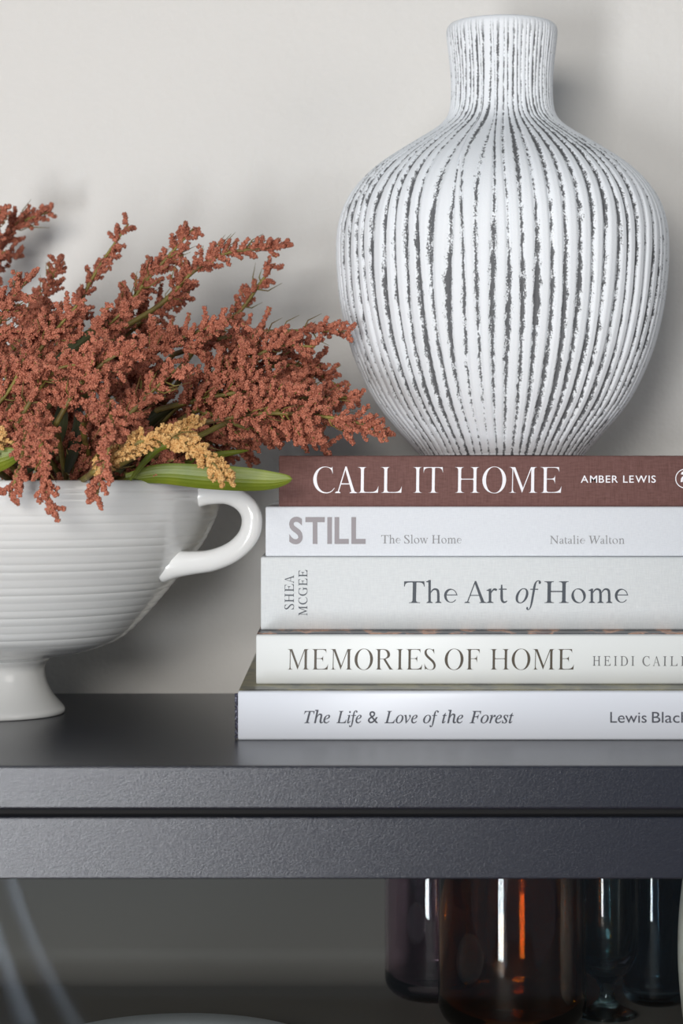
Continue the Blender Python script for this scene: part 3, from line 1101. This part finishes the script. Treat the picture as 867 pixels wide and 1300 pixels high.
# back layer
spray([(-40, 420), (-14, 340), (18, 288), (64, 268)], 1.52, 26, L + 'arching to the bouquet top left corner against the wall', density=1.1)
spray([(-30, 380), (-10, 300), (2, 262)], 1.49, 24, L + 'cut by the left edge just below the topmost left tip')
spray([(10, 450), (50, 390), (66, 355), (76, 328)], 1.47, 20, L + 'with a short blunt upright tip left of the slender spike', density=1.2)
spray([(80, 450), (102, 385), (125, 340), (163, 284)], 1.45, 17, L + 'rising as a slender lone spike, left of the bouquet centre', density=0.75, threads=0.1)
spray([(130, 450), (172, 375), (205, 335), (245, 291)], 1.43, 24, L + 'with the highest tip right of the slender spike', density=1.2)
spray([(150, 420), (205, 385), (245, 345), (285, 322), (330, 316), (363, 312)], 1.42, 23, L + 'arching right to a blunt tip high against bare wall', density=0.85, start=0.3)
spray([(250, 440), (300, 400), (330, 360), (348, 335)], 1.44, 18, L + 'with thin bare twiglets, below the blunt high right tip', density=0.7, threads=0.6)
spray([(220, 450), (300, 425), (370, 420), (443, 421)], 1.39, 26, L + 'reaching right as a thin level tip in front of the vase', density=0.9)
spray([(230, 480), (310, 470), (380, 465), (430, 490)], 1.40, 40, L + 'filling the right side behind the level tip', density=0.9)
spray([(100, 520), (150, 440), (200, 390), (240, 370)], 1.45, 34, L + 'deep behind the bouquet centre below the arching spray')
spray([(-20, 520), (20, 440), (60, 410), (110, 400)], 1.46, 36, L + 'deep at left behind the blunt upright tip')
F_ = L + 'in shadow '
spray([(60, 640), (20, 590), (0, 540), (-10, 500)], 1.37, 36, F_ + 'low at the left edge behind the hanging sprays')
spray([(90, 640), (80, 590), (75, 540), (85, 480)], 1.38, 40, F_ + 'behind the hollow between the hanging sprays')
spray([(120, 640), (160, 580), (190, 530), (215, 470)], 1.39, 38, F_ + 'behind the tan spray')
spray([(160, 620), (220, 560), (270, 530), (320, 500)], 1.40, 38, F_ + 'right of the tan spray, deep under the right side')
spray([(200, 570), (280, 552), (350, 545), (410, 548)], 1.38, 26, F_ + 'low at right above the handle')
spray([(220, 520), (300, 470), (350, 440), (400, 440)], 1.37, 34, L + 'bushy at upper right, its tip under the level tip')
spray([(280, 540), (350, 510), (410, 505), (455, 505)], 1.34, 30, L + 'at right, pointing level between the tips before the vase')
spray([(110, 660), (110, 610), (115, 570), (130, 530)], 1.345, 34, F_ + 'just behind the right hanging spray')
spray([(60, 660), (85, 620), (95, 590), (90, 555)], 1.33, 26, F_ + 'between the two hanging sprays just over the rim')
spray([(170, 640), (210, 590), (235, 560), (262, 520)], 1.36, 36, F_ + 'above the arch of the tan spray')
spray([(120, 600), (150, 550), (175, 510), (180, 470)], 1.35, 36, F_ + 'left of the tan spray, upright')
spray([(240, 570), (300, 550), (330, 530), (380, 500)], 1.42, 40, F_ + 'at right, farthest back above the handle')
spray([(-30, 640), (0, 560), (20, 490), (42, 425)], 1.43, 40, F_ + 'far back at the left edge')
spray([(60, 620), (62, 520), (72, 440), (95, 390)], 1.42, 36, F_ + 'far back between the blunt tip and slender spike')
# middle layer
spray([(120, 520), (180, 460), (230, 430), (290, 405)], 1.36, 36, L + 'bushy, leaning right across the middle of the bouquet')
spray([(200, 520), (290, 500), (360, 490), (420, 520)], 1.36, 40, L + 'leaning right with its stem showing along the middle')
spray([(240, 540), (330, 525), (420, 530), (490, 546)], 1.32, 38, L + 'lowest at right, its tip hanging before the vase foot', density=1.15)
spray([(250, 520), (320, 545), (380, 555), (420, 565)], 1.36, 24, L + 'drooping low just above the brown book')
spray([(60, 520), (90, 470), (130, 420), (170, 385)], 1.36, 36, L + 'bushy, facing the viewer at the middle top of the bouquet')
spray([(10, 520), (40, 460), (70, 420), (100, 385)], 1.34, 34, L + 'bushy, facing the viewer at the upper left')
spray([(-30, 500), (-10, 430), (15, 380), (40, 350)], 1.36, 34, L + 'bushy at the left edge below the top left corner')
# front layer
spray([(70, 540), (100, 490), (140, 455), (180, 440)], 1.29, 34, L + 'in front at the bouquet centre over the dark hollow')
spray([(20, 540), (45, 500), (70, 470), (110, 460)], 1.29, 32, L + 'in front at left of centre above the hanging sprays')
spray([(-40, 540), (-10, 520), (15, 490), (30, 455)], 1.30, 32, L + 'in front at the left edge at mid height')
spray([(-50, 560), (-20, 545), (5, 535), (30, 530)], 1.29, 26, L + 'low at the left edge above the green leaf tip')
spray([(130, 560), (170, 520), (200, 490), (235, 462)], 1.31, 24, L + 'small, in front right of centre above the tan spray', threads=0.6)
spray([(105, 540, .07), (122, 515, .05), (138, 520, .02), (143, 548), (134, 584), (122, 632)], 1.245, 20, L + 'hanging over the bowl rim, right one of two', density=1.25, droop=0.2, start=0.0)
spray([(40, 560, .07), (48, 535, .05), (52, 560), (52, 590), (58, 618), (66, 650)], 1.24, 24, L + 'hanging over the bowl rim, left one of two', density=1.25, droop=0.25, start=0.0)
spray([(25, 575, .06), (32, 548, .03), (26, 590), (12, 630)], 1.245, 14, L + 'short, hanging over the rim at far left', density=1.1, droop=0.2)
spray([(180, 602), (192, 597), (205, 590), (222, 583)], 1.315, 16, L + 'smallest, tucked under the arch of the tan spray', density=1.3)
# tan sprays and leaves
spray([(118, 600), (150, 578), (190, 556), (222, 556), (252, 572), (272, 590), (289, 607)], 1.262, 11, 'tan dried flower spray arching over the rim towards the handle',
      mat_key='tan', density=2.8, bl=0.006, brad=0.0015, threads=0.05, start=0.0,
      leaves=[([(165, 610), (185, 585), (205, 568), (235, 566), (262, 580)], 1.30, 1.30, 9)])
spray([(205, 560), (230, 545), (250, 540)], 1.30, 5, 'tan dried flower tip poking out behind the arch of the larger tan spray', mat_key='tan', density=1.6, bl=0.004, brad=0.0014, threads=0)
spray([(-30, 580), (-12, 565), (4, 556)], 1.27, 11, 'tan dried flower spray cut by the left edge above the green leaf', mat_key='tan', density=1.8, bl=0.006, brad=0.0015, threads=0)

foliage = thing('leafy_stem', Vector((bx + 0.06, BY - 0.02, ZC - 0.06)), 'green leafy stem with a long leaf lying over the handle to the brown book', 'leaves')
S = Soup()
o = np.array(foliage.location)
S.add(*tube_arrays(catmull([tuple(foliage.location), tuple(P(120, 640, 1.33)), tuple(P(165, 606, 1.31))], 8) - o, np.linspace(0.002, 0.0014, 17), 7))
S.build('stem', M['leaf'], foliage)
leaf(foliage, [(160, 608), (205, 603), (260, 607), (310, 610), (345, 611), (371, 608)], 1.31, 1.305, 33)
leaf(foliage, [(190, 600), (235, 588), (272, 579), (316, 572)], 1.36, 1.37, 11)
leaf(foliage, [(150, 600), (165, 570), (190, 535), (230, 510)], 1.33, 1.37, 20, 'leaf_dark')
leaf(foliage, [(215, 590), (232, 570), (248, 552), (262, 538)], 1.36, 1.38, 20, 'leaf_dark')
side = thing('leafy_stem', Vector((bx - 0.02, BY - 0.03, ZC - 0.06)), 'green leafy stem whose broad leaf shows at the left edge above the rim', 'leaves')
S = Soup()
o = np.array(side.location)
S.add(*tube_arrays(catmull([tuple(side.location), tuple(P(-20, 640, 1.33)), tuple(P(-45, 610, 1.28))], 8) - o, np.linspace(0.002, 0.0014, 17), 7))
S.build('stem', M['leaf'], side)
leaf(side, [(-60, 604), (-30, 592), (0, 584), (28, 574)], 1.275, 1.27, 34)
leaf(side, [(30, 600), (60, 570), (75, 540), (80, 505)], 1.31, 1.33, 24, 'leaf_dark')
leaf(side, [(85, 600), (95, 565), (100, 540), (98, 510)], 1.32, 1.34, 18, 'leaf_dark')
leaf(side, [(60, 470), (95, 440), (120, 422), (140, 405)], 1.33, 1.36, 16, 'leaf_dark')

# ------------------------------------------------------------------ glassware in the cabinet
def tumbler(px, Yc, r, h, material, label, name='drinking_glass', base_r=0.55, cat='glass', round_h=0.9):
    x = (px - CX) * Yc / F
    rb = r * base_r
    o = [(0.00001, 0.0), (rb, 0.0)]
    for k in range(1, 9):
        a = k / 8 * math.pi / 2
        o.append((rb + (r - rb) * math.sin(a), (r - rb) * round_h * (1 - math.cos(a))))
    o += [(r * 1.0, h * 0.5), (r * 0.985, h - 0.001), (r * 0.975, h), (r * 0.955, h - 0.0008)]
    wl = 0.0022
    hb_ = 0.007
    i_ = [(r * 0.985 - wl - 0.0003, h - 0.003), (r - wl, h * 0.5)]
    for k in range(8, 0, -1):
        a = k / 8 * math.pi / 2
        i_.append((rb + (r - rb) * math.sin(a) - wl, hb_ + (r - rb) * round_h * (1 - math.cos(a)) * 0.9))
    i_ += [(rb * 0.6, hb_ * 0.8), (0.00001, hb_ * 0.75)]
    ob = new_ob(name, lathe(name, o + i_, 96), None, material, (x, Yc, ZS + 0.0003))
    return tag(ob, label, cat, 'coloured drinking glasses in the cabinet')


def goblet(px, Yc, r, h, material, label):
    x = (px - CX) * Yc / F
    s = 0.03
    o = [(0.00001, 0.002), (r * 0.45, 0.0), (r * 0.9, 0.0005), (r * 0.92, 0.002), (r * 0.5, 0.006), (r * 0.24, 0.011), (r * 0.2, 0.018), (r * 0.35, 0.024), (r * 0.72, 0.03), (r * 0.93, 0.042), (r, 0.06), (r, h - 0.001), (r * 0.99, h), (r * 0.96, h - 0.001),
         (r - 0.0022, 0.06), (r * 0.9 - 0.0022, 0.045), (r * 0.6, 0.036), (0.00001, 0.033)]
    ob = new_ob('stemmed_glass', lathe('stemmed_glass', o, 96), None, material, (x, Yc, ZS + 0.0003))
    return tag(ob, label, 'glass', 'coloured drinking glasses in the cabinet')


tumbler(650, 1.385, 0.0465, 0.150, M['amber'], 'large amber drinking glass at the front behind the cabinet pane')
tumbler(552, 1.472, 0.0335, 0.150, M['purple'], 'plum tinted glass left of the large amber glass')
goblet(770, 1.42, 0.0215, 0.150, M['teal'], 'narrow teal stemmed glass between the amber glass and the blue glass')
tumbler(832, 1.455, 0.0215, 0.150, M['blue'], 'narrow dark blue glass beside the white jar at the right edge')
x = (861 - CX) * 1.36 / F + 0.042
jar = new_ob('ceramic_jar', lathe('ceramic_jar', [(0.00001, 0), (0.036, 0), (0.0375, 0.002)] + [(0.0375 + 0.0045 * math.sin(math.pi * k / 16) , 0.002 + 0.108 * k / 16) for k in range(1, 17)] + [(0.036, 0.112), (0.034, 0.11), (0.037, 0.06), (0.033, 0.006), (0.00001, 0.005)], 64), None,
             mat('cream_glaze', srgb(226, 224, 212), 0.25, vary=(60, srgb(196, 190, 172), 0.5, 0.65)), (x, 1.36, ZS + 0.0003))
tag(jar, 'cream ceramic jar cut off by the right edge of the picture', 'jar')
px_c, Yp = 226, 1.30
plate = new_ob('plate', lathe('plate', [(0.00001, 0.001), (0.045, 0.0), (0.047, 0.001), (0.06, 0.0035), (0.0855, 0.0085), (0.0868, 0.0095), (0.0855, 0.0103), (0.06, 0.006), (0.046, 0.0035), (0.00001, 0.003)], 96), None, M['plate'],
               ((px_c - CX) * Yp / F, Yp, ZS + 0.0003))
tag(plate, 'white plate lying on the cabinet shelf left of the glasses', 'plate')
